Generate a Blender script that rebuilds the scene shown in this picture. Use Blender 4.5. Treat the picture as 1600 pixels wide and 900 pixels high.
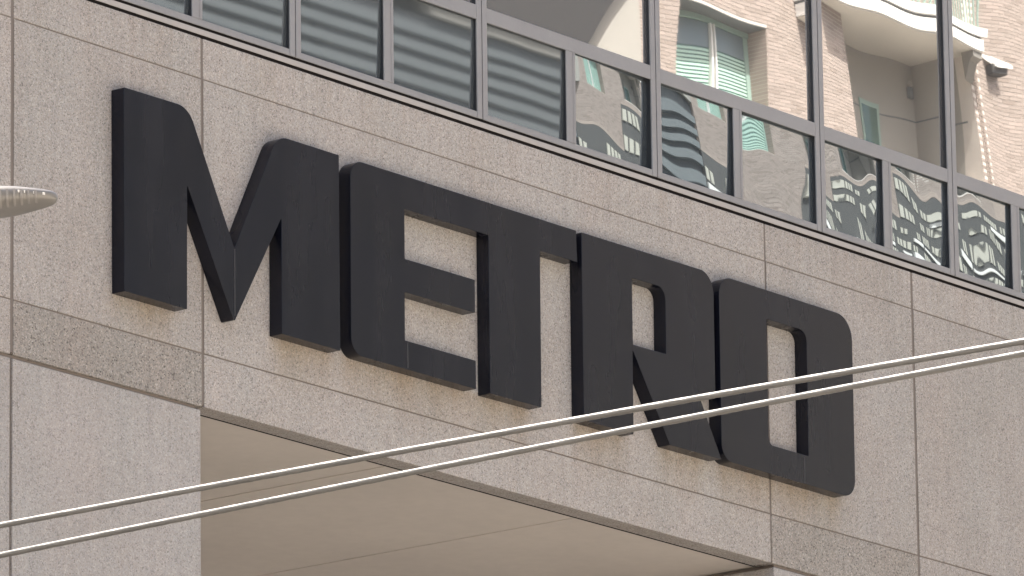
import bpy, bmesh, math, random
from mathutils import Vector, Matrix
random.seed(7)
for o in list(bpy.data.objects): bpy.data.objects.remove(o)
scene = bpy.context.scene
col = scene.collection
R = math.radians

# ---------------------------------------------------------------- camera
cam_d = bpy.data.cameras.new('camera')
cam = bpy.data.objects.new('camera', cam_d); col.objects.link(cam)
cam_d.sensor_width = 36.0; cam_d.lens = 36.0 * 12364.88 / 1600.0
cam_d.clip_start = 0.5; cam_d.clip_end = 3000
m3 = Matrix(((0.614622, -0.188391, -0.765996), (-0.788712, -0.162969, -0.592768), (-0.013162, 0.968478, -0.24875)))
cam.matrix_world = Matrix.Translation((-52.9028, -44.4576, 1.6)) @ m3.to_4x4()
scene.camera = cam

# ---------------------------------------------------------------- sky, sun, exposure
SX, SY, EL = -0.30, 1.0, R(60)
hl = math.hypot(SX, SY)
S = Vector((SX / hl * math.cos(EL), SY / hl * math.cos(EL), math.sin(EL)))
world = bpy.data.worlds.new('World'); scene.world = world; world.use_nodes = True
wn = world.node_tree.nodes; wl = world.node_tree.links
bg = wn.get('Background') or wn.new('ShaderNodeBackground')
sky = wn.new('ShaderNodeTexSky'); sky.sky_type = 'NISHITA'; sky.sun_disc = False
sky.sun_elevation = EL; sky.sun_rotation = math.atan2(SX, SY)
sky.air_density = 1.0; sky.dust_density = 7.0; sky.ozone_density = 0.2
wl.new(sky.outputs[0], bg.inputs[0]); bg.inputs[1].default_value = 0.15
sun_d = bpy.data.lights.new('sun', 'SUN'); sun_d.energy = 5.0; sun_d.angle = R(0.5); sun_d.color = (1.0, 0.95, 0.87)
sun = bpy.data.objects.new('sun', sun_d); col.objects.link(sun)
sun.rotation_euler = S.to_track_quat('Z', 'Y').to_euler()
scene.view_settings.view_transform = 'Standard'; scene.view_settings.look = 'None'
scene.view_settings.exposure = 1.34; scene.view_settings.gamma = 1
scene.view_settings.use_curve_mapping = False
scene.cycles.max_bounces = 8; scene.cycles.glossy_bounces = 4; scene.cycles.diffuse_bounces = 4

# ---------------------------------------------------------------- materials
def srgb(r, g, b):
    f = lambda c: (c / 255 / 12.92) if c / 255 <= 0.04045 else ((c / 255 + 0.055) / 1.055) ** 2.4
    return (f(r), f(g), f(b), 1)

def mat(name, color, rough=0.6, metal=0.0, spec=0.5):
    m = bpy.data.materials.new(name); m.use_nodes = True
    b = m.node_tree.nodes['Principled BSDF']
    b.inputs['Base Color'].default_value = (*color[:3], 1)
    b.inputs['Roughness'].default_value = rough; b.inputs['Metallic'].default_value = metal
    b.inputs['Specular IOR Level'].default_value = spec
    return m

def N(m, t, **kw):
    n = m.node_tree.nodes.new(t)
    for k, v in kw.items(): setattr(n, k, v)
    return n
def L(m, a, b): m.node_tree.links.new(a, b)

def mixc(m, fac, a, b, mode='MIX'):
    n = N(m, 'ShaderNodeMix', data_type='RGBA', blend_type=mode)
    for s, v in ((n.inputs[0], fac), (n.inputs[6], a), (n.inputs[7], b)):
        if hasattr(v, 'links'): L(m, v, s)
        elif isinstance(v, (int, float)): s.default_value = v
        else: s.default_value = (*v[:3], 1)
    return n.outputs[2]

def ramp(m, src, stops):
    n = N(m, 'ShaderNodeValToRGB'); e = n.color_ramp.elements
    while len(e) < len(stops): e.new(0.5)
    for i, (p, c) in enumerate(stops):
        e[i].position = p; e[i].color = (*c[:3], 1) if not isinstance(c, (int, float)) else (c, c, c, 1)
    L(m, src, n.inputs[0]); return n.outputs[0]

def math_n(m, op, a, b=0.0, c=None, clamp=False):
    n = N(m, 'ShaderNodeMath', operation=op, use_clamp=clamp)
    for i, v in enumerate((a, b, c)):
        if v is None: continue
        if hasattr(v, 'links'): L(m, v, n.inputs[i])
        else: n.inputs[i].default_value = v
    return n.outputs[0]

def noise(m, vec, scale, detail=3, rough=0.55):
    n = N(m, 'ShaderNodeTexNoise'); n.inputs['Scale'].default_value = scale
    n.inputs['Detail'].default_value = detail; n.inputs['Roughness'].default_value = rough
    L(m, vec, n.inputs['Vector']); return n.outputs[0]

def position(m, scale=(1, 1, 1)):
    g = N(m, 'ShaderNodeNewGeometry'); mp = N(m, 'ShaderNodeMapping'); mp.inputs['Scale'].default_value = scale
    L(m, g.outputs['Position'], mp.inputs['Vector']); return mp.outputs[0]

def precast(name, base, contrast, grain, stain_shade=True):
    """acid-washed precast concrete with a salt-and-pepper aggregate"""
    m = mat(name, base, 0.88, 0, 0.25); P = m.node_tree.nodes['Principled BSDF']
    pos = position(m)
    v = N(m, 'ShaderNodeTexVoronoi'); v.inputs['Scale'].default_value = grain; L(m, pos, v.inputs['Vector'])
    sep = N(m, 'ShaderNodeSeparateColor'); L(m, v.outputs['Color'], sep.inputs[0])
    c = contrast
    sp = ramp(m, sep.outputs[0], [(0, 1 - 2.1 * c), (0.07, 1 - 1.1 * c), (0.25, 1 - .2 * c), (0.75, 1 + .2 * c), (0.93, 1 + .9 * c), (1, 1 + 1.6 * c)])
    tintf = sep.outputs[1]
    tint = mixc(m, tintf, (1.03, 0.995, 0.96), (0.97, 1.0, 1.035))
    v2 = N(m, 'ShaderNodeTexVoronoi'); v2.inputs['Scale'].default_value = grain * 0.55; L(m, pos, v2.inputs['Vector'])
    sep2 = N(m, 'ShaderNodeSeparateColor'); L(m, v2.outputs['Color'], sep2.inputs[0])
    sp2 = ramp(m, sep2.outputs[0], [(0, 1 - .55 * c), (0.12, 1.0), (0.88, 1.0), (1, 1 + .5 * c)])
    big = noise(m, pos, 0.9, 4)
    bigc = ramp(m, big, [(0.3, (0.945, 0.935, 0.92)), (0.7, (1.045, 1.045, 1.05))])
    pink = noise(m, position(m, (1.3, 1.3, .5)), 1.1, 3)
    pinkc = ramp(m, pink, [(0.35, (0.985, 1.0, 1.0)), (0.65, (1.012, 0.995, 0.985))])
    strk = noise(m, position(m, (9, 9, .7)), 1.0, 4)
    strkc = ramp(m, strk, [(0.3, 0.945), (0.7, 1.045)])
    oi = N(m, 'ShaderNodeObjectInfo')
    oc = ramp(m, oi.outputs['Random'], [(0, 0.95), (1, 1.045)])
    x = mixc(m, 1.0, base, sp, 'MULTIPLY')
    for f in (tint, sp2, bigc, pinkc, strkc, oc): x = mixc(m, 1.0, x, f, 'MULTIPLY')
    if stain_shade:
        # rusty run-off with soft contact shade painted into the colour below the letters
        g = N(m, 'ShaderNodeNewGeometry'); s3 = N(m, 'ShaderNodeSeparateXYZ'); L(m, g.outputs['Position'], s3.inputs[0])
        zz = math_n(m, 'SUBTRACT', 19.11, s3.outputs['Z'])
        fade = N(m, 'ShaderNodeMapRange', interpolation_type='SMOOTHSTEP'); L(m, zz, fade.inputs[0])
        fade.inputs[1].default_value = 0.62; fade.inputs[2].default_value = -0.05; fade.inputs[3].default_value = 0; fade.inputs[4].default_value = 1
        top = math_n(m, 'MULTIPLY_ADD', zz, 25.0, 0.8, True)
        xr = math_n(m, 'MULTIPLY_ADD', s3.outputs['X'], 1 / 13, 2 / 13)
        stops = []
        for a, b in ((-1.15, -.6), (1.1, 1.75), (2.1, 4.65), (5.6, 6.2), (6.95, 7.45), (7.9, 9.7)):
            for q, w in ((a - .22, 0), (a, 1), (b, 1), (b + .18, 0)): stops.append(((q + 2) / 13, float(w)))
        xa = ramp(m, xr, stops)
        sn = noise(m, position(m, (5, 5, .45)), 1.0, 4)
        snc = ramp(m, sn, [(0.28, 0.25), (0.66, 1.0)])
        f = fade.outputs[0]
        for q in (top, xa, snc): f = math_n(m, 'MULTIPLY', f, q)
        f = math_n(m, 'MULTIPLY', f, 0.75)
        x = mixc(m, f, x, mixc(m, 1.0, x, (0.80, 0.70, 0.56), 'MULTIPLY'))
    # dust and rain streaks hanging from the window sill
    g2 = N(m, 'ShaderNodeNewGeometry'); s4 = N(m, 'ShaderNodeSeparateXYZ'); L(m, g2.outputs['Position'], s4.inputs[0])
    sl = N(m, 'ShaderNodeMapRange'); L(m, s4.outputs['Z'], sl.inputs[0])
    sl.inputs[1].default_value = 20.9; sl.inputs[2].default_value = 21.75
    dn = ramp(m, noise(m, position(m, (11, 11, .35)), 1.0, 5, .65), [(0.46, 0.0), (0.72, 1.0)])
    x = mixc(m, math_n(m, 'MULTIPLY', math_n(m, 'MULTIPLY', sl.outputs[0], dn), 0.6), x, mixc(m, 1.0, x, (0.80, 0.75, 0.68), 'MULTIPLY'))
    L(m, x, P.inputs['Base Color'])
    bp = N(m, 'ShaderNodeBump'); bp.inputs['Strength'].default_value = 0.35; bp.inputs['Distance'].default_value = 0.003
    L(m, sep.outputs[2], bp.inputs['Height']); L(m, bp.outputs[0], P.inputs['Normal'])
    return m

M = {}
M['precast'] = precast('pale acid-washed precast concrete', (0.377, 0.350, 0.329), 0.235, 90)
M['rough_precast'] = precast('coarse exposed aggregate precast', (0.322, 0.296, 0.272), 0.30, 80, False)
M['pier'] = precast('pale pier concrete', (0.378, 0.358, 0.345), 0.18, 88, False)

def soft(name, base, rough=0.7, amt=0.06, scale=0.6, metal=0.0, spec=0.5):
    m = mat(name, base, rough, metal, spec); P = m.node_tree.nodes['Principled BSDF']
    a = noise(m, position(m), scale, 4); b = noise(m, position(m), scale * 14, 3)
    c = ramp(m, a, [(0.3, 1 - amt), (0.7, 1 + amt)]); d = ramp(m, b, [(0.3, 1 - amt * .5), (0.7, 1 + amt * .5)])
    L(m, mixc(m, 1.0, mixc(m, 1.0, base, c, 'MULTIPLY'), d, 'MULTIPLY'), P.inputs['Base Color'])
    return m
M['sealant'] = soft('brown grey joint sealant', (0.19, 0.16, 0.14), 0.8)
M['soffit'] = soft('painted soffit plaster', (0.66, 0.605, 0.55), 0.8, 0.05, 0.5)
M['void'] = mat('dark void', (0.012, 0.010, 0.009), 0.9, 0, 0.1)
M['frame'] = soft('weathered anodised frame', (0.285, 0.28, 0.285), 0.42, 0.05, 2.0, 0.15)
M['flashing'] = soft('stone coloured flashing', (0.40, 0.37, 0.35), 0.6, 0.05, 2.0)
M['gasket'] = mat('black glazing gasket', (0.020, 0.022, 0.026), 0.5, 0, 0.4)
M['letter'] = soft('charcoal satin sign enamel', (0.0052, 0.0062, 0.0125), 0.25, 0.14, 1.6, 0, 0.34)
_m = M['letter']; _P = _m.node_tree.nodes['Principled BSDF']; _src = _P.inputs['Base Color'].links[0].from_socket
_d = ramp(_m, noise(_m, position(_m, (3.5, 3.5, .6)), 1.0, 3, .5), [(0.42, 0.0), (0.75, 1.0)])      # rain-washed dust on the enamel
_d2 = ramp(_m, noise(_m, position(_m), 1.3, 3), [(0.35, 0.0), (0.7, 1.0)])
L(_m, mixc(_m, math_n(_m, 'MULTIPLY_ADD', _d, 0.09, math_n(_m, 'MULTIPLY', _d2, 0.08)), _src, (0.034, 0.031, 0.030)), _P.inputs['Base Color'])
_rr = N(_m, 'ShaderNodeMapRange'); L(_m, _d, _rr.inputs[0]); _rr.inputs[3].default_value = 0.22; _rr.inputs[4].default_value = 0.32; L(_m, _rr.outputs[0], _P.inputs['Roughness'])
M['cable'] = soft('weathered steel cable', (0.125, 0.120, 0.112), 0.42, 0.10, 3, 0.25)
M['lamp'] = soft('light grey cast aluminium', (0.185, 0.175, 0.162), 0.4, 0.06, 5, 0.15)
M['rib'] = mat('light cast rib', (0.235, 0.22, 0.205), 0.5)
M['lamp_glint'] = mat('painted white glint', (0.7, 0.68, 0.64), 0.3)
M['lamp_lens'] = mat('lamp diode lens', (0.5, 0.47, 0.42), 0.15)
M['asphalt'] = soft('asphalt', (0.055, 0.053, 0.05), 0.9, 0.15, 3)
M['pavement'] = soft('concrete pavement', (0.42, 0.39, 0.35), 0.85, 0.08, 1.5)
M['plaza'] = soft('pale concrete plaza for bounce light', (0.44, 0.41, 0.365), 0.85, 0.05, 0.5)
M['kerb'] = soft('kerb concrete', (0.42, 0.40, 0.37), 0.85)
M['paint'] = soft('road paint', (0.7, 0.69, 0.66), 0.7)

def mirror_glass(name, tint, rough=0.004, rest=(0.02, 0.026, 0.028), k=0.5):
    """coated reflective glazing: strong clear reflection over a dark tinted body"""
    m = bpy.data.materials.new(name); m.use_nodes = True; nt = m.node_tree; nt.nodes.clear()
    out = nt.nodes.new('ShaderNodeOutputMaterial'); mx = nt.nodes.new('ShaderNodeMixShader')
    gl = nt.nodes.new('ShaderNodeBsdfGlossy'); gl.inputs['Color'].default_value = (*tint, 1); gl.inputs['Roughness'].default_value = rough
    df = nt.nodes.new('ShaderNodeBsdfDiffuse'); df.inputs['Color'].default_value = (*rest, 1)
    mx.inputs[0].default_value = k
    nt.links.new(df.outputs[0], mx.inputs[1]); nt.links.new(gl.outputs[0], mx.inputs[2]); nt.links.new(mx.outputs[0], out.inputs[0])
    return m
M['vision'] = mirror_glass('reflective vision glass', (0.97, 0.99, 0.99), 0.008, (0.125, 0.118, 0.115), 0.57)
M['spandrel'] = mirror_glass('tinted spandrel glass', (0.84, 0.90, 0.95), 0.030, (0.075, 0.084, 0.088), 0.30)
M['spandrel_clear'] = mirror_glass('tinted spandrel glass with crisp reflection', (0.80, 0.91, 0.98), 0.010, (0.055, 0.062, 0.067), 0.36)

# ---------------------------------------------------------------- helpers
def link(o, parent=None):
    col.objects.link(o)
    if parent is not None: o.parent = parent
    return o
def root(name, label, cat, loc=(0, 0, 0), rz=0, group=None):
    o = bpy.data.objects.new(name, None); col.objects.link(o)
    o.location = loc; o.rotation_euler = (0, 0, rz); o.empty_display_size = 0.3
    o['label'] = label; o['category'] = cat
    if group: o['group'] = group
    return o
def mesh_obj(name, bm, material, parent=None, smooth=False):
    me = bpy.data.meshes.new(name); bm.to_mesh(me); bm.free()
    if material: me.materials.append(material)
    if smooth:
        for p in me.polygons: p.use_smooth = True
    return link(bpy.data.objects.new(name, me), parent)
def add_box(bm, x0, x1, y0, y1, z0, z1):
    v = [bm.verts.new(p) for p in ((x0, y0, z0), (x1, y0, z0), (x1, y1, z0), (x0, y1, z0), (x0, y0, z1), (x1, y0, z1), (x1, y1, z1), (x0, y1, z1))]
    for f in ((0, 3, 2, 1), (4, 5, 6, 7), (0, 1, 5, 4), (1, 2, 6, 5), (2, 3, 7, 6), (3, 0, 4, 7)):
        bm.faces.new([v[i] for i in f])
def box(name, x0, x1, y0, y1, z0, z1, material, parent=None, bevel=0.0):
    bm = bmesh.new(); add_box(bm, x0, x1, y0, y1, z0, z1)
    if bevel: bmesh.ops.bevel(bm, geom=bm.edges[:], offset=bevel, segments=1, affect='EDGES')
    return mesh_obj(name, bm, material, parent)
def boxes(name, lst, material, parent=None, stuff=False):
    bm = bmesh.new()
    for b in lst: add_box(bm, *b)
    o = mesh_obj(name, bm, material, parent)
    if stuff: o['kind'] = 'stuff'
    return o
def structure(o): o['kind'] = 'structure'; return o
def tube_mesh(bm, pts, rad, n=12, lobe=0.0, twist=0.0):
    rings = []
    for i, p in enumerate(pts):
        t = (pts[min(i + 1, len(pts) - 1)] - pts[max(i - 1, 0)]).normalized()
        a = t.cross(Vector((0, 0, 1)))
        if a.length < 1e-3: a = t.cross(Vector((0, 1, 0)))
        a.normalize(); b = a.cross(t)
        r = rad[i] if isinstance(rad, (list, tuple)) else rad
        m = [r * (1 + lobe * math.cos(6 * 2 * math.pi * k / n + twist * i * .5)) for k in range(n)]
        rings.append([bm.verts.new(p + a * m[k] * math.cos(2 * math.pi * k / n) + b * m[k] * math.sin(2 * math.pi * k / n)) for k in range(n)])
    for q, w in zip(rings, rings[1:]):
        for k in range(n): bm.faces.new((q[k], q[(k + 1) % n], w[(k + 1) % n], w[k]))
    bm.faces.new(rings[0][::-1]); bm.faces.new(rings[-1])
    bmesh.ops.recalc_face_normals(bm, faces=bm.faces[:])

# ---------------------------------------------------------------- ground
structure(box('ground', -700, 900, -700, 700, -1.0, 0.0, M['asphalt']))
structure(box('pavement', -60, 90, -6.5, 12, 0.002, 0.14, M['pavement']))
structure(box('plaza', -140, 160, -110, -17, 0.002, 0.14, M['plaza']))  # pale paving out of view, added to bounce sun onto facade and soffit
structure(box('kerb', -60, 90, -6.66, -6.503, 0.002, 0.15, M['kerb']))
structure(boxes('lane_marking', [(x, x + 3, -14.1, -13.95, 0.002, 0.006) for x in range(-60, 80, 9)], M['paint']))

# ---------------------------------------------------------------- the office building
B = root('office_building', 'pale precast concrete office building with a ribbon of reflective windows above the sign', 'building')
box('upper_core', -32, 40, 0.16, 22, 18.62, 28, M['void'], B)
box('roof', -32.2, 40.2, -0.2, 22.2, 28.002, 28.3, M['flashing'], B)
box('ground_core', -32, 40, 8.0, 22, 0.14, 18.6, M['pier'], B)
box('joint_backing', -32, 40, 0.009, 0.10, 18.29, 21.712, M['sealant'], B)
Z0, Z1, Z2, Z3, Z4 = 18.270, 18.757, 18.769, 21.322, 21.334
ZT = 21.713
xs = [(-29.0, -20.02), (-19.98, -11.27), (-11.22, -2.615), (-2.573, -0.021), (0.016, 8.640), (8.667, 11.164), (11.204, 19.83), (19.87, 22.4), (22.44, 31)]
for i, (a, b) in enumerate(xs):
    rough = i in (3, 5, 7)
    dy = random.uniform(0, .003)
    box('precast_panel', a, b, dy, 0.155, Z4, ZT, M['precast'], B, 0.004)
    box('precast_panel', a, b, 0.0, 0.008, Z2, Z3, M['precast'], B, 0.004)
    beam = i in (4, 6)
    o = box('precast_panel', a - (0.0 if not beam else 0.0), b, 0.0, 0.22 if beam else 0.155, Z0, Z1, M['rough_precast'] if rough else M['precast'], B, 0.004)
    if rough: o['label'] = 'darker coarse aggregate panel'
# piers and the loggia soffit
for a, b in ((-29.0, -2.612), (-2.575, -0.035), (8.69, 11.165), (19.85, 22.4)):
    box('pier_panel', a, b, 0.004, 1.9, 12.4, 18.236, M['pier'], B, 0.006)
    box('pier_panel', a, b, 0.004, 1.9, 6.2, 12.38, M['pier'], B, 0.006)
    box('pier_panel', a, b, 0.004, 1.9, 0.142, 6.18, M['pier'], B, 0.006)
boxes('pier_backing', [(-29, -0.08, 0.03, 1.8, 0.142, 18.268), (8.73, 11.3, 0.03, 1.8, 0.142, 18.268), (19.9, 22.3, 0.03, 1.8, 0.142, 18.268)], M['sealant'], B)
box('reveal_strip', 0.0, 8.68, 0.2215, 0.25, 18.272, 18.30, M['void'], B)
box('reveal_strip', 11.3, 19.8, 0.2215, 0.25, 18.272, 18.30, M['void'], B)
edges = [0.06, 2.945, 5.83, 8.72, 11.6, 14.48, 17.36, 19.84]
for a, b in zip(edges, edges[1:]):
    for y0, y1 in ((0.252, 8.0),):
        box('soffit_panel', a + 0.014, b - 0.014, y0, y1, 18.285, 18.33, M['soffit'], B)
box('soffit_backing', -0.03, 31, 0.2225, 8.0, 18.34, 18.6, M['void'], B)
# ribbon window: flashing, sill rail, transom, mullions, panes
X0, X1 = -14.0, 22.6
segs = [(-14.0, -8.4), (-8.39, -2.75), (-2.74, 3.4), (3.406, 10.31), (10.316, 16.4), (16.41, 22.6)]
for a, b in segs:
    box('sill_flashing', a, b, 0.0, 0.0078, 21.744, 21.797, M['flashing'], B, 0.002)
mains = [-9.66, -6.92, -4.17, -1.42, 1.335, 4.130, 6.890, 9.635, 11.965, 14.30, 16.64, 18.98, 21.3]
halves = [-8.29, -5.55, -2.80, -0.066, 2.714, 5.520, 8.238, 10.797, 13.103, 15.47, 17.8, 20.1]
MW = 0.079
ZS0, ZS1, ZTR0, ZTR1, ZTOP = 21.826, 21.889, 22.803, 22.945, 25.20
for x in mains:
    for s in (-1, 1):
        a, b = (x - MW, x - 0.007) if s < 0 else (x + 0.007, x + MW)
        mu = box('mullion', a, b, -0.004, 0.014, ZS0, 27.55, M['frame'], B, 0.003)
        box('gasket', a + 0.003, b - 0.003, 0.0145, 0.075, ZS0 + .004, 27.55, M['gasket'], mu)
for x in halves:
    mu = box('mullion', x - 0.072, x + 0.072, -0.001, 0.014, ZS1 + 0.001, ZTR0 - 0.001, M['frame'], B, 0.003)
    box('gasket', x - 0.068, x + 0.068, 0.0145, 0.075, ZS1 + .004, ZTR0 - .004, M['gasket'], mu)
    rib = box('cap_ridge', x + 0.028, x + 0.05, -0.006, -0.0012, ZS1 + 0.001, ZTR0 - 0.001, M['frame'], mu, 0.002)

def pane(x0, x1, z0, z1, material, bow, tx=0.0, tz=0.0, wav=0.0, seed=0, n=36, skew=0.0, ub=0.8):
    """a real pane: slightly pillowed, tilted and wavy glass"""
    rnd = random.Random(seed); ph = [rnd.uniform(0, 6.28) for _ in range(6)]
    hx, hz = (x1 - x0) / 2, (z1 - z0) / 2; cx, cz = (x0 + x1) / 2, (z0 + z1) / 2
    vs, fs = [], []
    for j in range(n + 1):
        for i in range(n + 1):
            u, v = -1 + 2 * i / n, -1 + 2 * j / n
            y = bow * (u * u * (hx / hz) ** 2 * ub + v * v - 1) + tx * u * hx + tz * v * hz + skew * u * v
            y += wav * (math.sin(2.1 * u + 1.3 * v + ph[0]) + .6 * math.sin(3.7 * v - 1.1 * u + ph[1]) + .35 * math.sin(5.2 * u + 2.4 * v + ph[2]))
            vs.append((cx + u * hx, 0.045 + y, cz + v * hz))
    for j in range(n):
        for i in range(n):
            a = j * (n + 1) + i; fs.append((a, a + 1, a + n + 2, a + n + 1))
    me = bpy.data.meshes.new('glass_pane'); me.from_pydata(vs, [], fs); me.materials.append(material)
    for p in me.polygons: p.use_smooth = True
    return link(bpy.data.objects.new('glass_pane', me), B)

allm = sorted([(x, MW) for x in mains] + [(x, 0.072) for x in halves])
bow_of = {2: 0.006, 3: 0.0065, 4: .006}
k = 0
for (a, wa), (b, wb) in zip(allm, allm[1:]):
    cx = (a + b) / 2
    if cx < 4.2: bw, tx, tz, wv = 0.0030, -0.003, -0.021, 0.00002
    elif cx < 5.5: bw, tx, tz, wv = 0.0036, -0.002, -0.022, 0.00005
    elif cx < 6.9: bw, tx, tz, wv = 0.0050, 0.028, -0.022, 0.00060
    elif cx < 8.2: bw, tx, tz, wv = 0.0038, -0.004, -0.020, 0.00040
    elif cx < 9.6: bw, tx, tz, wv = 0.0022, 0.0, -0.004, 0.00045
    elif cx < 10.8: bw, tx, tz, wv = 0.0055, 0.006, -0.017, 0.0012
    else: bw, tx, tz, wv = 0.0056, 0.004, -0.020, 0.00075
    pane(a + wa - 0.004, b - wb + 0.004, ZS1 - 0.004, ZTR0 + 0.004, M['spandrel'] if cx < 5.5 else M['spandrel_clear'], bw, tx, tz, wv, seed=k, ub=.05 if cx < 5.5 else .6); k += 1
for a, b in zip(mains, mains[1:]):
    cx = (a + b) / 2
    box('gap_void', a, b, 0.008, 0.084, 21.72, 21.8255, M['void'], B)
    box('sill_rail', a + MW + 0.001, b - MW - 0.001, 0.0, 0.075, ZS0, ZS1, M['frame'], B, 0.003)
    for z0, z1 in ((ZTR0, ZTR1), (ZTOP, ZTOP + 0.14), (27.4, 27.54)):
        tr = box('transom', a + MW + 0.001, b - MW - 0.001, -0.001, 0.014, z0, z1, M['frame'], B, 0.003)
        box('gasket', a + MW + 0.002, b - MW - 0.002, 0.0145, 0.075, z0 + .003, z1 - .003, M['gasket'], tr)
    tz = 0.0
    if 9.7 < cx < 11.9: tz = -0.0022
    pane(a + MW - 0.004, b - MW + 0.004, ZTR1 - 0.004, ZTOP + 0.004, M['vision'], 0.0008, 0, tz, 0.00034, seed=k, n=30, skew=.0006); k += 1
    pane(a + MW - 0.004, b - MW + 0.004, ZTOP + .136, 27.404, M['vision'], 0.0004, 0, 0, 0.00004, seed=k, n=16)
box('parapet', -32, 40, 0.0, 0.15, 27.56, 28.0, M['precast'], B)
box('window_backing', -32, 40, 0.085, 0.155, 21.72, 27.55, M['void'], B)
box('side_wall', -31, -9.75, 0.0, 0.08, 21.72, 27.55, M['precast'], B)
box('side_wall', 21.4, 39, 0.0, 0.08, 21.72, 27.55, M['precast'], B)

# ---------------------------------------------------------------- sign letters
def rounded(pts, seg=9):
    out = []; n = len(pts)
    for i in range(n):
        p = Vector(pts[i][:2]); r = pts[i][2] if len(pts[i]) > 2 else 0.006
        a = (Vector(pts[i - 1][:2]) - p); b = (Vector(pts[(i + 1) % n][:2]) - p)
        la, lb = a.length, b.length; a.normalize(); b.normalize()
        ang = math.acos(max(-1, min(1, a.dot(b)))); t = r / math.tan(ang / 2)
        t = min(t, la * .48, lb * .48); r = t * math.tan(ang / 2)
        c = p + (a + b).normalized() * (r / math.sin(ang / 2))
        s = p + a * t - c; e = p + b * t - c
        a0 = math.atan2(s.y, s.x); da = math.atan2(e.y, e.x) - a0
        while da > math.pi: da -= 2 * math.pi
        while da < -math.pi: da += 2 * math.pi
        k = seg if r > 0.03 else 2
        for j in range(k + 1):
            q = a0 + da * j / k; out.append((c.x + r * math.cos(q), c.y + r * math.sin(q)))
    return out

def letter(outline, holes, label):
    cu = bpy.data.curves.new('letter_outline', 'CURVE'); cu.dimensions = '2D'; cu.fill_mode = 'BOTH'
    x0 = min(p[0] for p in outline); zb = min(p[1] for p in outline)
    for ring in [outline] + holes:
        pts = rounded(ring); sp = cu.splines.new('POLY'); sp.points.add(len(pts) - 1); sp.use_cyclic_u = True
        for i, (x, z) in enumerate(pts): sp.points[i].co = (x - x0, z - zb, 0, 1)
    cu.extrude = 0.0715; cu.bevel_depth = 0.003; cu.bevel_resolution = 1; cu.offset = -0.003
    tmp = bpy.data.objects.new('tmp', cu); col.objects.link(tmp)
    bpy.context.view_layer.update()
    me = bpy.data.meshes.new_from_object(tmp.evaluated_get(bpy.context.evaluated_depsgraph_get()))
    bpy.data.objects.remove(tmp); bpy.data.curves.remove(cu)
    me.transform(Matrix(((1, 0, 0, 0), (0, 0, -1, 0), (0, 1, 0, 0), (0, 0, 0, 1))))
    me.materials.clear(); me.materials.append(M['letter'])
    for p in me.polygons: p.use_smooth = False
    me.name = 'sign_letter'
    o = bpy.data.objects.new('sign_letter', me); col.objects.link(o); o.location = (x0, -0.0757, zb)
    o['label'] = label; o['category'] = 'sign letter'; o['group'] = 'letters of the METRO sign'
    return o
T, Bt = 20.958, 19.108
letter([(-1.267, 20.952, .012), (-0.374, 20.957, .25), (0.264, 19.769), (0.888, 20.957, .23), (1.773, 20.957), (1.773, Bt - .01), (0.933, Bt - .01),
        (0.936, 20.191), (0.268, 19.098), (0.246, 19.098), (-0.395, 20.232), (-0.400, Bt - .035), (-1.260, Bt - .035)], [],
       'black block letter M, first and leftmost letter of the METRO sign')
letter([(1.940, T, .17), (5.367, T), (5.377, 20.648), (4.796, 20.646), (4.786, 19.112), (4.000, 19.104), (4.004, 20.640), (2.735, 20.638), (2.733, 20.158),
        (3.785, 20.162), (3.783, 19.842), (2.727, 19.838), (2.724, 19.376), (3.785, 19.380), (3.785, 19.105), (1.932, 19.102, .16)], [],
       'black letters E and T joined by one top bar, between M and R')
letter([(5.452, T), (7.573, 20.967, .21), (7.569, 19.700, .09), (7.300, 19.690), (7.646, 19.112), (6.812, 19.108), (6.236, 19.950), (6.230, Bt), (5.446, Bt)],
       [[(6.244, 20.662), (6.782, 20.666, .12), (6.778, 20.005), (6.244, 19.998)]],
       'black letter R with a small narrow counter and a slanted right leg')
letter([(7.662, 20.972, .20), (9.900, 20.968, .25), (9.892, 19.108, .19), (7.655, 19.112, .17)],
       [[(8.446, 20.674), (9.118, 20.678, .11), (9.106, 19.402), (8.440, 19.402, .07)]],
       'black rounded letter O, last letter of the sign, behind the two cables')

M['seam'] = mat('lighter seam edge', (0.030, 0.030, 0.034), 0.35)  # seam colour lighter than the letter enamel
for L_, spans in zip([o for o in col.objects if o.name.startswith('sign_letter')], (((0.264, 19.14, 19.76),), ((2.76, 19.12, 19.36),), (), ((9.03, 19.12, 19.38),))):
    for (x, z0, z1) in spans:
        sx_ = x - L_.location.x; sz_ = L_.location.z
        s_ = box('seam', sx_ - .008, sx_ + .008, -0.0765, -0.0748, z0 - sz_, z1 - sz_, M['seam'], L_)
# ---------------------------------------------------------------- overhead cables
def cable(zs, ys, label):
    # a shallow sagging span across the street, from pole to pole
    (y0, z0), (y1, z1), (y2, z2) = zip(ys, zs)
    bm = bmesh.new(); pts = []
    for i in range(1461):
        y = -1.6 - i * 0.03
        z = z0 * (y - y1) * (y - y2) / ((y0 - y1) * (y0 - y2)) + z1 * (y - y0) * (y - y2) / ((y1 - y0) * (y1 - y2)) + z2 * (y - y0) * (y - y1) / ((y2 - y0) * (y2 - y1))
        pts.append(Vector((-20.2, y, z)))
    tube_mesh(bm, pts, 0.0172, 18, 0.075, 2.2)
    o = mesh_obj('overhead_cable', bm, M['cable'], None, True)
    o['label'] = label; o['category'] = 'cable'; o['group'] = 'cables crossing in front of the sign'
    return pts
pa = cable((11.4546, 11.4285, 11.3821), (-15.472, -19.137, -22.461), 'upper of the two pale steel cables slanting across the sign')
pb = cable((11.2815, 11.3115, 11.3185), (-15.473, -19.135, -22.458), 'lower of the two pale steel cables slanting across the sign')
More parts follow.
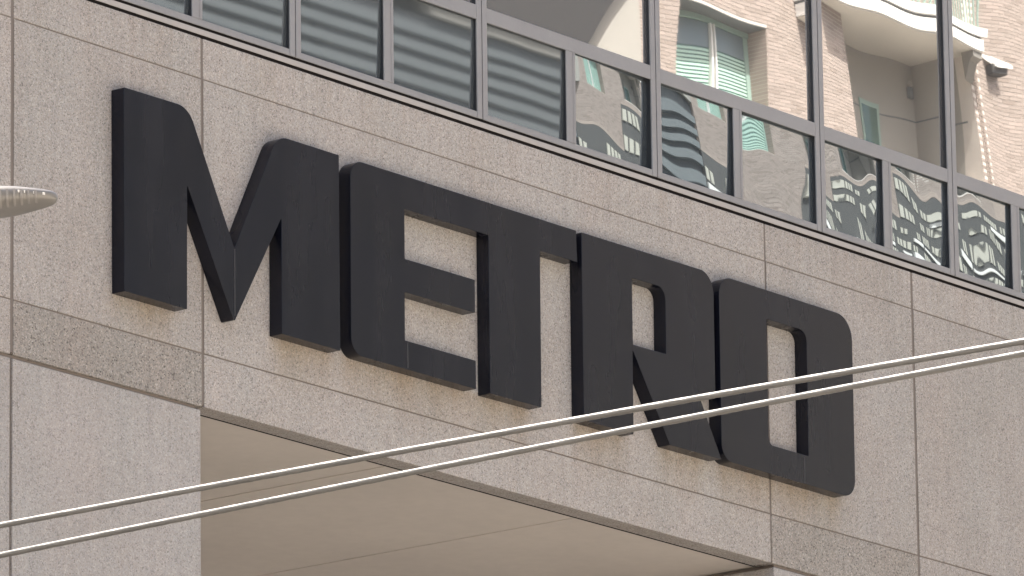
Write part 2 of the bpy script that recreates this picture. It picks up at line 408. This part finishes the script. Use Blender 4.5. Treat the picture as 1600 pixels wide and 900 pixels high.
for i, (y, lab) in enumerate(((-1.6, 'grey steel cable pole standing close to the office building'), (pa[-1].y, 'grey steel cable pole standing on the far side of the road'))):
    p = root('cable_pole', lab, 'pole', (-20.2, y + (0.12 if i == 0 else -0.12), 0), 0, 'poles carrying the cables')
    bm = bmesh.new(); tube_mesh(bm, [Vector((0, 0, 0.14)), Vector((0, 0, 12.2))], [0.11, 0.08], 16); mesh_obj('pole', bm, M['lamp'], p, True)
    bm = bmesh.new(); tube_mesh(bm, [Vector((0, 0, 0.10)), Vector((0, 0, 0.20))], [0.22, 0.22], 16); mesh_obj('base', bm, M['lamp'], p)
    for q in (pa, pb):
        z = q[0 if i == 0 else -1].z
        box('cable_clamp', -0.04, 0.04, (-0.15 if i == 0 else 0.05), (-0.05 if i == 0 else 0.15), z - 0.04, z + 0.04, M['gasket'], p)

# ---------------------------------------------------------------- street lamp
def lamp():
    tip = Vector((-16.470, -12.645, 14.612))
    back = Vector((-16.69, -12.36, 14.612)) - Vector((-16.470, -12.645, 14.612)); back.z = 0; back.normalize()
    side = Vector((back.y, -back.x, 0))                      # horizontal, across the head
    base = tip + back * 3.1
    p = root('street_lamp', 'silvery streetlight head reaching in from the left edge, lit along its top', 'street lamp', (base.x, base.y, 0))
    inv = Vector((base.x, base.y, 0))
    bm = bmesh.new(); rings = []
    prof = [(0.0, .012, .012), (.012, .055, .034), (.04, .100, .046), (.09, .140, .056), (.17, .180, .070), (.27, .210, .090), (.40, .225, .104), (.52, .225, .108), (.64, .20, .100), (.74, .140, .085), (.80, .08, .06), (.86, .045, .045)]
    n = 28
    for d, w, h in prof:
        c = tip + back * d - inv + Vector((0, 0, 0.02 - 0.06 * d))
        ring = []
        for k in range(n):
            a = 2 * math.pi * k / n
            ca, sa = math.cos(a), math.sin(a)
            e = 0.75
            xx = math.copysign(abs(ca) ** e, ca) * w
            zz = math.copysign(abs(sa) ** (0.9 if sa > 0 else 0.6), sa) * h * (0.75 if sa > 0 else 0.8)
            ring.append(bm.verts.new(c + side * xx + Vector((0, 0, zz))))
        rings.append(ring)
    for q, w in zip(rings, rings[1:]):
        for k in range(n): bm.faces.new((q[k], q[(k + 1) % n], w[(k + 1) % n], w[k]))
    bm.faces.new(rings[0][::-1]); bm.faces.new(rings[-1]); bmesh.ops.recalc_face_normals(bm, faces=bm.faces[:])
    head = mesh_obj('lamp_head', bm, M['lamp'], p, True)
    # ribs wrapped round the near lower flank
    def sect(d):
        for (d0, w0, h0), (d1, w1, h1) in zip(prof, prof[1:]):
            if d0 <= d <= d1:
                t = (d - d0) / (d1 - d0); return w0 + (w1 - w0) * t, h0 + (h1 - h0) * t
    for i in range(13):
        d = 0.13 + i * 0.044
        w, h = sect(d); bm = bmesh.new(); cols = []
        for j in range(9):
            a = math.pi * (0.97 + 0.40 * j / 8); ca, sa = math.cos(a), math.sin(a)
            for k_ in (0.97, 1.055):
                for dx in (-.007, .007):
                    q = tip + back * (d + dx) - inv + Vector((0, 0, 0.02 - 0.06 * d))
                    cols.append(bm.verts.new(q + side * math.copysign(abs(ca) ** .75, ca) * w * k_ + Vector((0, 0, math.copysign(abs(sa) ** .6, sa) * h * .8 * k_))))
        for j in range(8):
            b0 = j * 4
            for (p0, p1) in ((0, 1), (1, 3), (3, 2), (2, 0)): bm.faces.new((cols[b0 + p0], cols[b0 + p1], cols[b0 + 4 + p1], cols[b0 + 4 + p0]))
        bm.faces.new([cols[i_] for i_ in (0, 2, 3, 1)]); bm.faces.new([cols[32 + i_] for i_ in (0, 1, 3, 2)])
        bmesh.ops.recalc_face_normals(bm, faces=bm.faces[:]); mesh_obj('cooling_rib', bm, M['rib'], head)
    for d in (.085, .13, .145, .20, .235, .275, .32):  # small white blocks painted bright for the glints along the flank
        w = .13 + .065 * min(1, (d - .08) / .15)
        c = tip + back * d - inv - side * (w * .985) + Vector((0, 0, .012))
        box('glint_block', c.x - .009, c.x + .009, c.y - .009, c.y + .009, c.z - .010, c.z + .006, M['lamp_glint'], head)
    bm = bmesh.new(); pts = []
    st = tip + back * 0.80 - inv
    for i in range(18):
        t = i / 17; a = t * math.pi / 2
        if t <= .6: pts.append(st + back * (1.9 * t / .6) + Vector((0, 0, -0.06 + 0.05 * t)))
    e = pts[-1]
    for i in range(1, 9):
        a = i / 8 * math.pi / 2; pts.append(e + back * (.4 * math.sin(a)) + Vector((0, 0, -.4 * (1 - math.cos(a)))))
    tube_mesh(bm, pts, 0.032, 12); mesh_obj('arm', bm, M['lamp'], p, True)
    top = pts[-1]
    bm = bmesh.new(); tube_mesh(bm, [Vector((top.x, top.y, 0.15)), top + Vector((0, 0, .02))], [0.11, 0.06], 16); mesh_obj('pole', bm, M['lamp'], p, True)
lamp()

# ---------------------------------------------------------------- across the street (seen in the glass)
M['mortar'] = soft('pale mortar', (0.62, 0.57, 0.52), 0.9)
def attr_mat(name, base):
    m = mat(name, base, 0.85, 0, 0.2); P = m.node_tree.nodes['Principled BSDF']
    a = N(m, 'ShaderNodeAttribute'); a.attribute_name = 'tone'
    c = ramp(m, a.outputs['Fac'], [(0, (0.80, 0.78, 0.76)), (0.5, (1, 1, 1)), (1, (1.14, 1.12, 1.12))])
    L(m, mixc(m, 1.0, base, c, 'MULTIPLY'), P.inputs['Base Color']); return m
M['brick'] = attr_mat('pinkish buff brick', (0.355, 0.30, 0.268))
def brick_far(name):
    m = mat(name, (.35, .27, .22), 0.9, 0, 0.2); P = m.node_tree.nodes['Principled BSDF']
    tc = N(m, 'ShaderNodeTexCoord'); sx = N(m, 'ShaderNodeSeparateXYZ'); L(m, tc.outputs['Object'], sx.inputs[0])
    cb = N(m, 'ShaderNodeCombineXYZ'); L(m, sx.outputs['X'], cb.inputs[0]); L(m, sx.outputs['Z'], cb.inputs[1])
    b = N(m, 'ShaderNodeTexBrick'); L(m, cb.outputs[0], b.inputs['Vector']); b.inputs['Scale'].default_value = 1
    b.inputs['Brick Width'].default_value = .29; b.inputs['Row Height'].default_value = .0815; b.inputs['Mortar Size'].default_value = .0065
    b.inputs['Color1'].default_value = (.39, .32, .28, 1); b.inputs['Color2'].default_value = (.33, .27, .235, 1); b.inputs['Mortar'].default_value = (.46, .41, .36, 1)
    L(m, b.outputs['Color'], P.inputs['Base Color']); return m
M['brick_far'] = brick_far('pinkish buff brickwork')
M['cream'] = soft('cream render', (0.35, 0.335, 0.305), 0.85, 0.03)
M['white'] = soft('white painted trim', (0.80, 0.79, 0.76), 0.6, 0.02)
M['beige'] = soft('beige soffit paint', (0.56, 0.53, 0.48), 0.8, 0.03)
M['grey'] = soft('grey shadow slab and scupper', (0.026, 0.026, 0.027), 0.7, 0.04)
M['blind_panel'] = soft('pale drawn blinds', (0.50, 0.485, 0.42), 0.8, 0.05)
M['underside_shade'] = soft('grey bracket paint', (0.22, 0.21, 0.19), 0.8, 0.03)
M['podium'] = soft('dark grey podium cladding', (0.085, 0.085, 0.083), 0.8, 0.05)
M['green_frame'] = mat('green window frame', (0.30, 0.42, 0.37), 0.5)
M['blind'] = mat('pale green blind slat', (0.42, 0.60, 0.52), 0.6)
M['green_glass'] = mat('green tinted glass', (0.06, 0.13, 0.11), 0.08, 0.0, 0.9)
M['blue_glass'] = mat('grey blue window glass', (0.16, 0.21, 0.23), 0.3, 0.0, 0.6)
M['dark_glass'] = mat('dark window glass', (0.03, 0.04, 0.045), 0.1, 0.0, 0.8)
M['band'] = soft('blue grey ribbed cladding', (0.165, 0.182, 0.188), 0.7, 0.05)
M['band_dark'] = soft('dark band opening and lintel shade', (0.134, 0.144, 0.150), 0.8, 0.05)

P0 = Vector((63.713, -40.259, 0.0))
A = root('apartment_building', 'pinkish brick apartment building with white balconies reflected in the upper windows', 'building', P0, R(8))
# wall sheet in pieces round the window and the balcony recess (local X along the wall, +Y outwards)
WX = [(-2.5, -1.78), (-1.78, 0.83), (0.83, 2.85), (2.85, 6.45), (6.45, 45)]
wl_ = []
def wallp(x0, x1, z0, z1): wl_.append((x0, x1, -0.56, 0.0, z0, z1))
wallp(-2.5, -1.78, 41.2, 46.5); wallp(-1.78, .83, 43.82, 46.5); wallp(-1.78, .83, 41.2, 41.28); wallp(.83, 2.85, 41.2, 46.5)
wallp(2.85, 6.45, 44.34, 46.5); wallp(2.85, 6.45, 41.2, 41.5); wallp(6.45, 9.6, 41.2, 46.5)
boxes('mortar_wall', wl_, M['mortar'], A)
boxes('wall', [(-2.5, 9.6, -.35, 0.008, 46.502, 58), (-2.5, 2.4, -.35, 0.0, 38.6, 41.198), (2.401, 9.6, -.35, 0.008, 41.0, 41.198), (9.602, 45, -.35, 0.008, 41.0, 58), (-12, -2.502, -.35, 0.008, 46.6, 58)], M['brick_far'], A)
boxes('core', [(-12, 45, -16, -1.9, 0.15, 57.5)], M['cream'], A)
# bricks one by one as real geometry (about five pixels tall in the reflection)
def bricks():
    vs, fs, tone = [], [], []
    bw, bh, g = 0.290, 0.0815, 0.013
    holes = [(-1.78, .83, 41.28, 43.82), (2.85, 6.45, 41.5, 44.34)]
    rows = int((46.5 - 38.7) / bh); ZB = 46.5 - rows * bh
    rnd = random.Random(3)
    for j in range(rows):
        z0 = ZB + j * bh; x = -2.5 - (bw / 2 if j % 2 else 0)
        xe = 9.6 if z0 > 41.2 else 2.4
        while x < xe:
            a, b = max(x, -2.5), min(x + bw, xe); z1 = z0 + bh - g; aa, bb = a, b - g
            skip = False
            for hx0, hx1, hz0, hz1 in holes:
                if z1 > hz0 and z0 < hz1:
                    if aa >= hx0 - .001 and bb <= hx1 + .001: skip = True
                    elif aa < hx0 < bb: bb = hx0
                    elif aa < hx1 < bb: aa = hx1
            if not skip and bb - aa > .02 and not (6.62 < (aa + bb) / 2 < 6.82):
                y = 0.008 + rnd.uniform(-.0015, .002); i = len(vs)
                vs += [(aa, 0, z0), (bb, 0, z0), (bb, 0, z1), (aa, 0, z1), (aa, y, z0), (bb, y, z0), (bb, y, z1), (aa, y, z1)]
                fs += [(i + 4, i + 7, i + 6, i + 5), (i, i + 4, i + 5, i + 1), (i + 1, i + 5, i + 6, i + 2), (i + 2, i + 6, i + 7, i + 3), (i + 3, i + 7, i + 4, i)]
                t = min(1, max(0, rnd.gauss(.5, .22))); tone += [t] * 8
            x += bw
    # soldier course strip beside the recess
    z = 41.2
    while z < 44.9:
        for (a, b) in ((6.625, 6.70), (6.72, 6.815)):
            i = len(vs); vs += [(a, 0, z), (b, 0, z), (b, 0, z + .10), (a, 0, z + .10), (a, .02, z), (b, .02, z), (b, .02, z + .10), (a, .02, z + .10)]
            fs += [(i + 4, i + 7, i + 6, i + 5), (i, i + 4, i + 5, i + 1), (i + 1, i + 5, i + 6, i + 2), (i + 2, i + 6, i + 7, i + 3), (i + 3, i + 7, i + 4, i)]
            tone += [0.0] * 8
        z += .115
    me = bpy.data.meshes.new('brick'); me.from_pydata(vs, [], fs); me.materials.append(M['brick'])
    at = me.attributes.new('tone', 'FLOAT', 'POINT'); at.data.foreach_set('value', tone)
    o = link(bpy.data.objects.new('brick', me), A); o['kind'] = 'stuff'
bricks()
# punched window with blinds
W = box('window', -1.76, .81, -.56, -.545, 41.3, 43.80, M['green_glass'], A)
boxes('frame', [(-1.76, .81, -.544, -.48, 43.70, 43.80), (-1.76, -1.68, -.544, -.48, 41.38, 43.699), (.68, .81, -.544, -.52, 41.38, 43.699), (-1.76, .81, -.544, -.45, 41.3, 41.379)], M['green_frame'], W)
boxes('mullion', [(-.50, -.455, -.544, -.46, 41.38, 43.699), (-.40, -.36, -.544, -.45, 41.38, 43.699)], M['white'], W)
boxes('blind', [(x0, x1, -.543, -.535, z, z + .05) for (x0, x1) in ((-1.67, -.51), (-.35, .67)) for z in [41.39 + i * .082 for i in range(22)]], M['blind'], W)
boxes('pane', [(-1.67, -.51, -.543, -.536, 43.2, 43.69), (-.35, .67, -.543, -.536, 43.2, 43.69)], M['blue_glass'], W)
box('reveal', .815, .829, -.54, .0, 41.29, 43.80, M['brick_far'], A)
box('lintel_soffit', -1.78, .83, -.54, .0, 43.805, 43.819, M['band_dark'], A)  # dark colour carries the shade under the window head
# recessed balcony
boxes('balcony_wall', [(2.6, 6.45, -1.6, -1.4, 41.3, 44.298), (6.451, 6.6, -1.6, -.562, 41.3, 44.298), (2.7, 2.849, -1.6, -.562, 41.3, 44.298)], M['cream'], A)
box('balcony_ceiling', 2.853, 6.448, -1.4, 0.0, 44.30, 44.335, M['beige'], A)
S1 = box('balcony_slab', 1.9, 6.55, 0.023, .60, 44.32, 44.56, M['white'], A)
box('soffit', 1.93, 6.52, 0.025, .57, 44.29, 44.318, M['beige'], S1)
box('shadow_gap', 1.92, 6.53, 0.023, .55, 44.561, 44.62, M['band_dark'], S1)
box('coping', 1.88, 6.60, 0.023, .63, 44.621, 44.80, M['white'], S1)
boxes('railing', [(1.95 + i * .11, 1.97 + i * .11, .52, .55, 44.81, 45.9) for i in range(42)] + [(1.9, 6.6, .51, .56, 45.9, 45.95)], M['green_frame'], A)
bm = bmesh.new(); v = [bm.verts.new((x, y, z)) for x in (6.20, 6.52) for (y, z) in ((.023, 44.288), (.55, 44.288), (.55, 44.16), (.36, 44.10), (.023, 43.72))]
for f in ((0, 1, 2, 3, 4), (9, 8, 7, 6, 5), (0, 5, 6, 1), (1, 6, 7, 2), (2, 7, 8, 3), (3, 8, 9, 4), (4, 9, 5, 0)): bm.faces.new([v[i] for i in f])
bmesh.ops.recalc_face_normals(bm, faces=bm.faces[:]); mesh_obj('underside_shade', bm, M['underside_shade'], A)  # dark prism added in place of the slab edge's shaded underside
D = box('door', 4.62, 5.36, -1.399, -1.36, 41.5, 43.20, M['green_frame'], A)
box('pane', 4.70, 5.28, -1.359, -1.352, 41.6, 43.08, M['green_glass'], D)
boxes('trim', [(2.853, 6.447, -1.399, -1.385, 42.98, 43.01), (6.435, 6.449, -1.384, -.36, 42.98, 43.01)], M['band'], A)
SC = box('wall_light', 6.18, 6.36, -1.399, -1.27, 43.50, 43.78, M['band'], A, .03)
box('shade', 6.21, 6.33, -1.38, -1.24, 43.78, 43.92, M['cream'], SC, .03)
DR = box('scupper', 7.20, 7.52, .012, .22, 44.10, 44.30, M['grey'], A, .02)
bm = bmesh.new(); v = [bm.verts.new(q) for q in ((7.12, .012, 44.50), (7.4, .012, 44.50), (7.56, .26, 44.28), (7.26, .26, 44.28), (7.12, .012, 44.44), (7.4, .012, 44.44), (7.56, .26, 44.22), (7.26, .26, 44.22))]
for f in ((0, 3, 2, 1), (4, 5, 6, 7), (0, 1, 5, 4), (1, 2, 6, 5), (2, 3, 7, 6), (3, 0, 4, 7)): bm.faces.new([v[i] for i in f])
bmesh.ops.recalc_face_normals(bm, faces=bm.faces[:]); mesh_obj('hood', bm, M['white'], DR)
# cream return and a dark slab in place of the diagonal shade on it
box('render_wall', -9, -2.502, -.3, .014, 41.2, 46.598, M['cream'], A)
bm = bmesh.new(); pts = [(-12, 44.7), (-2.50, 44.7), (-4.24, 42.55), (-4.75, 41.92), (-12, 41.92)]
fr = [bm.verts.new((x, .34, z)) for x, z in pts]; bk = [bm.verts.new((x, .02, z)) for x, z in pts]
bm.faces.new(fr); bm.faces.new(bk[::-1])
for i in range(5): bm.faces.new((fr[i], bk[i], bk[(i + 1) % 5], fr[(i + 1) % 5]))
bmesh.ops.recalc_face_normals(bm, faces=bm.faces[:]); mesh_obj('shadow_slab', bm, M['grey'], A)
# generic floors of the apartment block
win, fra, slab, rail = [], [], [], []
for f in range(19):
    z = .6 + f * 3.05
    if z < 41: continue
    for c in range(13):
        x = -1.0 + c * 3.6
        if z > 38.5 and x < 9.6: continue
        if z + 2.4 > 57: continue
        if c % 3 == 1:
            slab.append((x - .3, x + 2.9, .01, 1.1, z - .35, z - .08)); slab.append((x - .3, x + 2.9, 1.06, 1.12, z - .078, z + .05))
            rail += [(x - .2 + i * .16, x - .16 + i * .16, 1.07, 1.1, z + .051, z + 1.0) for i in range(19)]
            win.append((x, x + 2.4, -.02, .012, z, z + 2.2)); fra += [(x - .1, x - .001, .009, .05, z, z + 2.3), (x + 1.15, x + 1.25, .013, .05, z, z + 2.2), (x + 2.401, x + 2.5, .009, .05, z, z + 2.3)]
        else:
            win.append((x + .3, x + 2.1, -.02, .012, z + .6, z + 2.3)); fra += [(x + .2, x + 2.2, .009, .06, z + .45, z + .599), (x + 1.15, x + 1.25, .013, .05, z + .6, z + 2.3), (x + .2, x + 2.2, .009, .05, z + 2.301, z + 2.42)]
boxes('podium_wall', [(-2.5, 45, -.35, 0.0, 0.15, 38.59), (2.41, 45, -.35, 0.0, 38.591, 40.99)], M['podium'], A)
band, dash = [], []
rnd = random.Random(11)
z = 22.0
while z < 40.4:
    xa = -2.45 if z < 37.4 else 2.45
    x = xa
    while x < 40:
        w = rnd.choice((1.0, 1.8, 3.0, 4.5))
        if rnd.random() < .7: band.append((x, min(x + w, 44.9), .001, .16, z, z + rnd.choice((.16, .3, .4))))
        x += w + rnd.choice((.3, .8, 1.6))
    x = xa
    while x < 34:
        n = rnd.choice((2, 4, 6)); w = rnd.choice((.16, .24, .34)); h = rnd.choice((.45, .6, .7))
        if rnd.random() < .8:
            for q in range(n): dash.append((x + q * (w + .16), x + q * (w + .16) + w, .001, .07, z + .46, z + .46 + h))
        x += n * (w + .16) + rnd.choice((.1, .5, 1.2))
    z += 1.25
boxes('sill_band', band, M['white'], A, True); boxes('blind_panel', dash, M['blind_panel'], A, True)
boxes('window', win, M['dark_glass'], A, True); boxes('window_frame', fra, M['white'], A, True)
boxes('balcony', slab, M['white'], A, True); boxes('balustrade', rail, M['green_frame'], A, True)

G = root('banded_office_block', 'blue grey office block with long horizontal bands reflected in the lower left panes', 'building', P0, R(8))
boxes('core', [(-46, -12.1, -16, -.5, 0.15, 52), (-12.09, -2.55, -1.85, -.3, 0.15, 41.1)], M['band_dark'], G)
sp, dk = [], []
for f in range(66):
    z = .6 + f * 0.76
    x1 = -2.56 if z + .7 < 41 else -12.1
    sp.append((-46, x1, -.498, 0.0, z, z + .40))
    for i in range(30):
        xx = -46 + i * 1.45
        if xx + .12 < x1 and z < 34.5: dk.append((xx, xx + .12, -.498, -.1, z + .401, z + .759))
boxes('spandrel_band', sp, M['band'], G); boxes('column', dk, M['band'], G, True)

# unseen pale blocks behind the camera, added to bounce warm light onto the facade
for (x0, x1, y0, h, lab) in ((-150, -78, -75, 46, 'unseen cream block with rows of windows, added for bounce light on the far side of the plaza'), (-70, -5, -92, 52, 'unseen tall buff block with rows of windows, added for bounce light behind the plaza'), (2, 46, -88, 40, 'unseen lower cream block added for bounce light beside the tall buff block')):
    b = root('bounce_block', lab, 'building', (x0, y0, 0), 0, 'unseen pale blocks added for bounce light')
    w = x1 - x0
    box('wall', 0, w, -14, 0, 0.15, h, M['cream'], b)
    boxes('window', [(i * 3.4 + 1, i * 3.4 + 2.8, -.1, .02, z, z + 1.6) for i in range(int((w - 1) / 3.4)) for z in [1.5 + 3.4 * k for k in range(int(h / 3.4) - 1)]], M['dark_glass'], b, True)
    box('roof', -.2, w + .2, -14.2, .2, h + .001, h + .4, M['white'], b)
